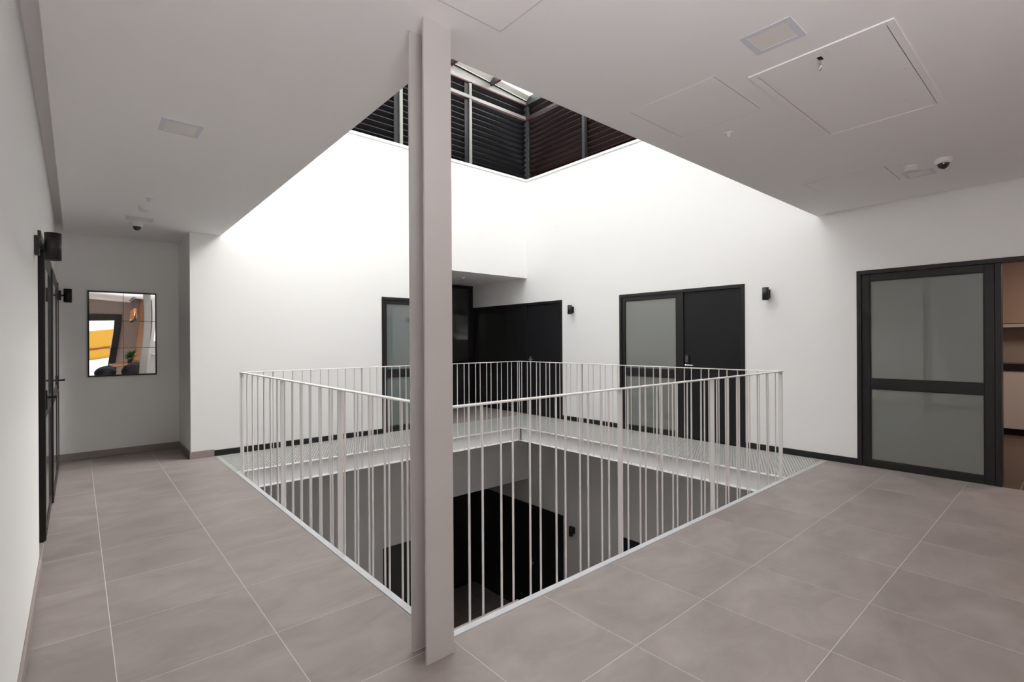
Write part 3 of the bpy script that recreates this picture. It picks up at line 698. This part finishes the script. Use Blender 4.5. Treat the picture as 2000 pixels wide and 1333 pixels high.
for (x, y) in ((2.79, .86), (2.80, .835), (2.83, .915), (2.86, .90), (2.83, .70), (3.1, 1.08), (3.75, .70), (3.75, 1.08), (3.3, .62)):
    z = cz(x, y)-.0036; MB().lathe([(.006, 0), (.005, -.0015), (0, -.002)], (x, y, z), n=10).build('screw_cap', CAMW, ht)
kt = thing('hatch_key', (2.835, .875, zk), 'small metal key hanging from the large ceiling hatch', 'key')
MB().box(2.833, 2.837, .871, .879, zk-.03, zk-.0013).build('blade', CHROME, kt)
MB().tube([(2.835+.011*math.cos(a), .875, zk-.045+.016*math.sin(a)) for a in [i*math.pi/8 for i in range(17)]], .0035, 6).build('bow', CHROME, kt)
# ---------------------------------------------------------------- mirror
mi = thing('wall_mirror', (.44, NW, 1.51), 'rectangular six pane mirror in a thin black frame on the niche wall', 'mirror')
mx0, mx1, mz0, mz1 = .100, .782, .988, 2.040
MB().box(mx0, mx1, NW-.022, NW, mz0, mz0+.018, .002).box(mx0, mx1, NW-.022, NW, mz1-.018, mz1, .002).box(mx0, mx0+.014, NW-.022, NW, mz0+.018, mz1-.018, .002).box(mx1-.014, mx1, NW-.022, NW, mz0+.018, mz1-.018, .002).build('frame', BLACK, mi)
MB().box(mx0+.014, mx1-.014, NW-.008, NW, mz0+.018, mz1-.018).build('backing', BLACKD, mi)
xs = (mx0+.014, .441, mx1-.014); zs = (mz0+.018, 1.337, 1.676, mz1-.018)
def warp(x, z):
    t = (z-1.0)/1.04; u = (x-.44)/.34
    return .0016*math.sin(math.pi*(t*1.15-.35))*(u) - .0008*u*u - .0009*math.cos(t*math.pi*1.2)
for i in range(2):
    for j in range(3):
        N = 10; vs = []; fs = []
        for b in range(N+1):
            for a in range(N+1):
                x = xs[i]+(xs[i+1]-xs[i])*a/N; z = zs[j]+(zs[j+1]-zs[j])*b/N
                vs.append((x, NW-.0155-warp(x, z), z))
        for b in range(N):
            for a in range(N):
                k = b*(N+1)+a; fs.append((k, k+1, k+N+2, k+N+1))
        MB().add(vs, fs, True).build('mirror_pane', MIRR, mi)
MB().box(.439, .443, NW-.0235, NW-.019, mz0+.018, mz1-.018).build('glazing_bar', BLACK, mi)
for z in zs[1:3]: MB().box(mx0+.014, mx1-.014, NW-.0235, NW-.019, z-.002, z+.002).build('glazing_bar', BLACK, mi)
# ---------------------------------------------------------------- dining corner behind the viewer, seen only in the mirror
wd = tag(thing('wall_wood_screen', (1.66, -5.2, 0)), 'vertical timber slat screen reflected in the mirror', 'wall', kind='structure')
MB().box(1.68, 1.80, -6.75, -3.6, 0, 3.7).build('backing_board', WOOD, wd)
src = None
for i in range(38):
    y = -6.72+.082*i
    if src is None: src = MB().box(-.02, .02, -.03, .03, 0, 2.85, .003).build('slat', WOOD, wd); src.location = Vector((1.66, y, 0))-Vector(WORLD[wd.name])
    else: copy_part(src, wd, (1.66, y, 0))
r = door_empty(11, (.39, -6.75, 0), 'wide black door frame open to the bright street, seen in the mirror')
MB().box(.84, 1.07, -6.78, -6.70, 0, 2.40, .004).box(-.17, .84, -6.78, -6.70, 2.18, 2.40, .004).build('door_frame', BLACK, r)
dt = thing('dining_table', (1.2, -3.45, 0), 'wooden dining table reflected in the mirror', 'table')
MB().box(.80, 1.60, -4.6, -2.3, .72, .755, .006).build('tabletop', WOOD, dt)
for x in (.87, 1.53):
    for y in (-4.5, -2.4): MB().box(x-.03, x+.03, y-.03, y+.03, 0, .719, .004).build('leg', BLACKD, dt)
def chair(x, y, rot, label):
    t = thing('dining_chair', (x, y, 0), label, 'chair', 'black dining chairs'); c, s = math.cos(rot), math.sin(rot)
    def P(a, b, z): return (x+c*a-s*b, y+s*a+c*b, z)
    def bowl(n1=14):
        vs, fs = [], []
        for k in range(5):
            for i in range(n1+1):
                a = math.pi*(i/n1)+math.pi; h = .43+.09*k*(.55+.45*math.sin(math.pi*i/n1))
                rr = .20+.014*k; vs.append(P(rr*math.cos(a), rr*math.sin(a)*.9, h)); vs.append(P((rr+.02)*math.cos(a), (rr+.02)*math.sin(a)*.9, h))
        m = 2*(n1+1)
        for k in range(4):
            for i in range(n1):
                b0 = k*m+2*i; fs.append((b0, b0+2, b0+2+m, b0+m)); fs.append((b0+3, b0+1, b0+1+m, b0+3+m))
        for i in range(n1): b0 = 4*m+2*i; fs.append((b0, b0+2, b0+3, b0+1))
        return vs, fs
    v, f = bowl(); MB().add(v, f, True).build('backrest', BLACKD, t)
    MB().lathe([(0, .40), (.19, .41), (.21, .44), (.19, .46), (0, .462)], (x, y, 0), n=20).build('seat', BLACKD, t)
    for a, b in ((.15, .15), (-.15, .15), (.15, -.15), (-.15, -.15)):
        MB().tube([P(a*.7, b*.7, .405), P(a*1.25, b*1.25, 0.002)], .012, 6).build('leg', BLACK, t)
chair(.62, -2.0, 0.0, 'black tub dining chair at the near end of the table, mirror left')
chair(1.27, -1.95, 0.25, 'black tub dining chair at the near end of the table, mirror right')
pt = thing('potted_plant', (1.27, -3.0, .757), 'leafy green plant in a dark pot on the dining table', 'plant')
MB().lathe([(.05, 0), (.08, .10), (.075, .105)], (1.27, -3.0, .757), n=16).build('pot', POT, pt)
rs = random.Random(3); lf = MB()
for i in range(260):
    a, e = rs.uniform(0, 2*math.pi), rs.uniform(-.1, 1.3); L = rs.uniform(.12, .34); dvec = Vector((math.cos(a)*math.cos(e), math.sin(a)*math.cos(e), math.sin(e)))
    p = Vector((1.27, -3.0, .86))+dvec*L*.7; s_ = dvec.cross(Vector((0, 0, 1))).normalized()*.022
    lf.add([p-dvec*.04, p+s_, p+dvec*.05, p-s_], [(0, 1, 2, 3)])
tag(lf.build('foliage', LEAF, pt), kind='stuff')
for i, (x, y) in enumerate(((1.30, -5.2), (1.29, -4.5), (1.28, -3.8), (1.27, -3.1))):
    z = cz(x, y); t = thing('pendant_lamp', (x, y, z), 'copper cylinder pendant over the dining table, %s in the row' % ['first', 'second', 'third', 'last'][i], 'pendant lamp', 'row of copper pendants')
    MB().lathe([(.055, .001), (.055, -.02)], (x, y, z), n=20).build('canopy', BLACK, t)
    MB().cyl((x, y, 2.46), .003, z-2.48, n=6).build('cord', BLACK, t)
    MB().lathe([(.046, 2.08), (.050, 2.08), (.050, 2.46), (.02, 2.47)], (x, y, 0), n=20).build('shade', COPPER, t)
    MB().lathe([(.051, 2.03), (.051, 2.079)], (x, y, 0), n=20).build('collar', BLACK, t)
struct('ground_street', MB().box(-14, 16, -40, -6.95, -.25, -.02), EXTG, 'pale street outside the far door', 'ground')
tag(MB().box(-9, 1.6, -11.3, -11.1, -.02, 1.95, .02).build('yellow_street_panel', ORANGE), 'yellow panel standing in for a van-like shape in the street, reflected in the mirror', 'wall')  # plain slab standing in for a yellow van-like shape
tag(MB().box(-9, 1.6, -11.09, -11.06, 1.20, 1.25).build('red_band', RED), 'thin red band along the yellow street panel', 'stripe')
tag(MB().box(-9, 9, -11.05, -10.95, -.02, .80, .01).build('street_kerb_wall', EXTW), 'white low wall in front of the yellow street panel', 'wall')
bl = thing('street_building', (0, -17, 0), 'pale building across the street reflected in the mirror', 'building')
MB().box(-12, 12, -19, -17, 0, 9).build('facade', EXTW, bl)
for i in range(6): MB().box(-5+1.9*i, -4+1.9*i, -17.0, -16.96, 2.6, 4.2).build('window', LFRAME, bl)
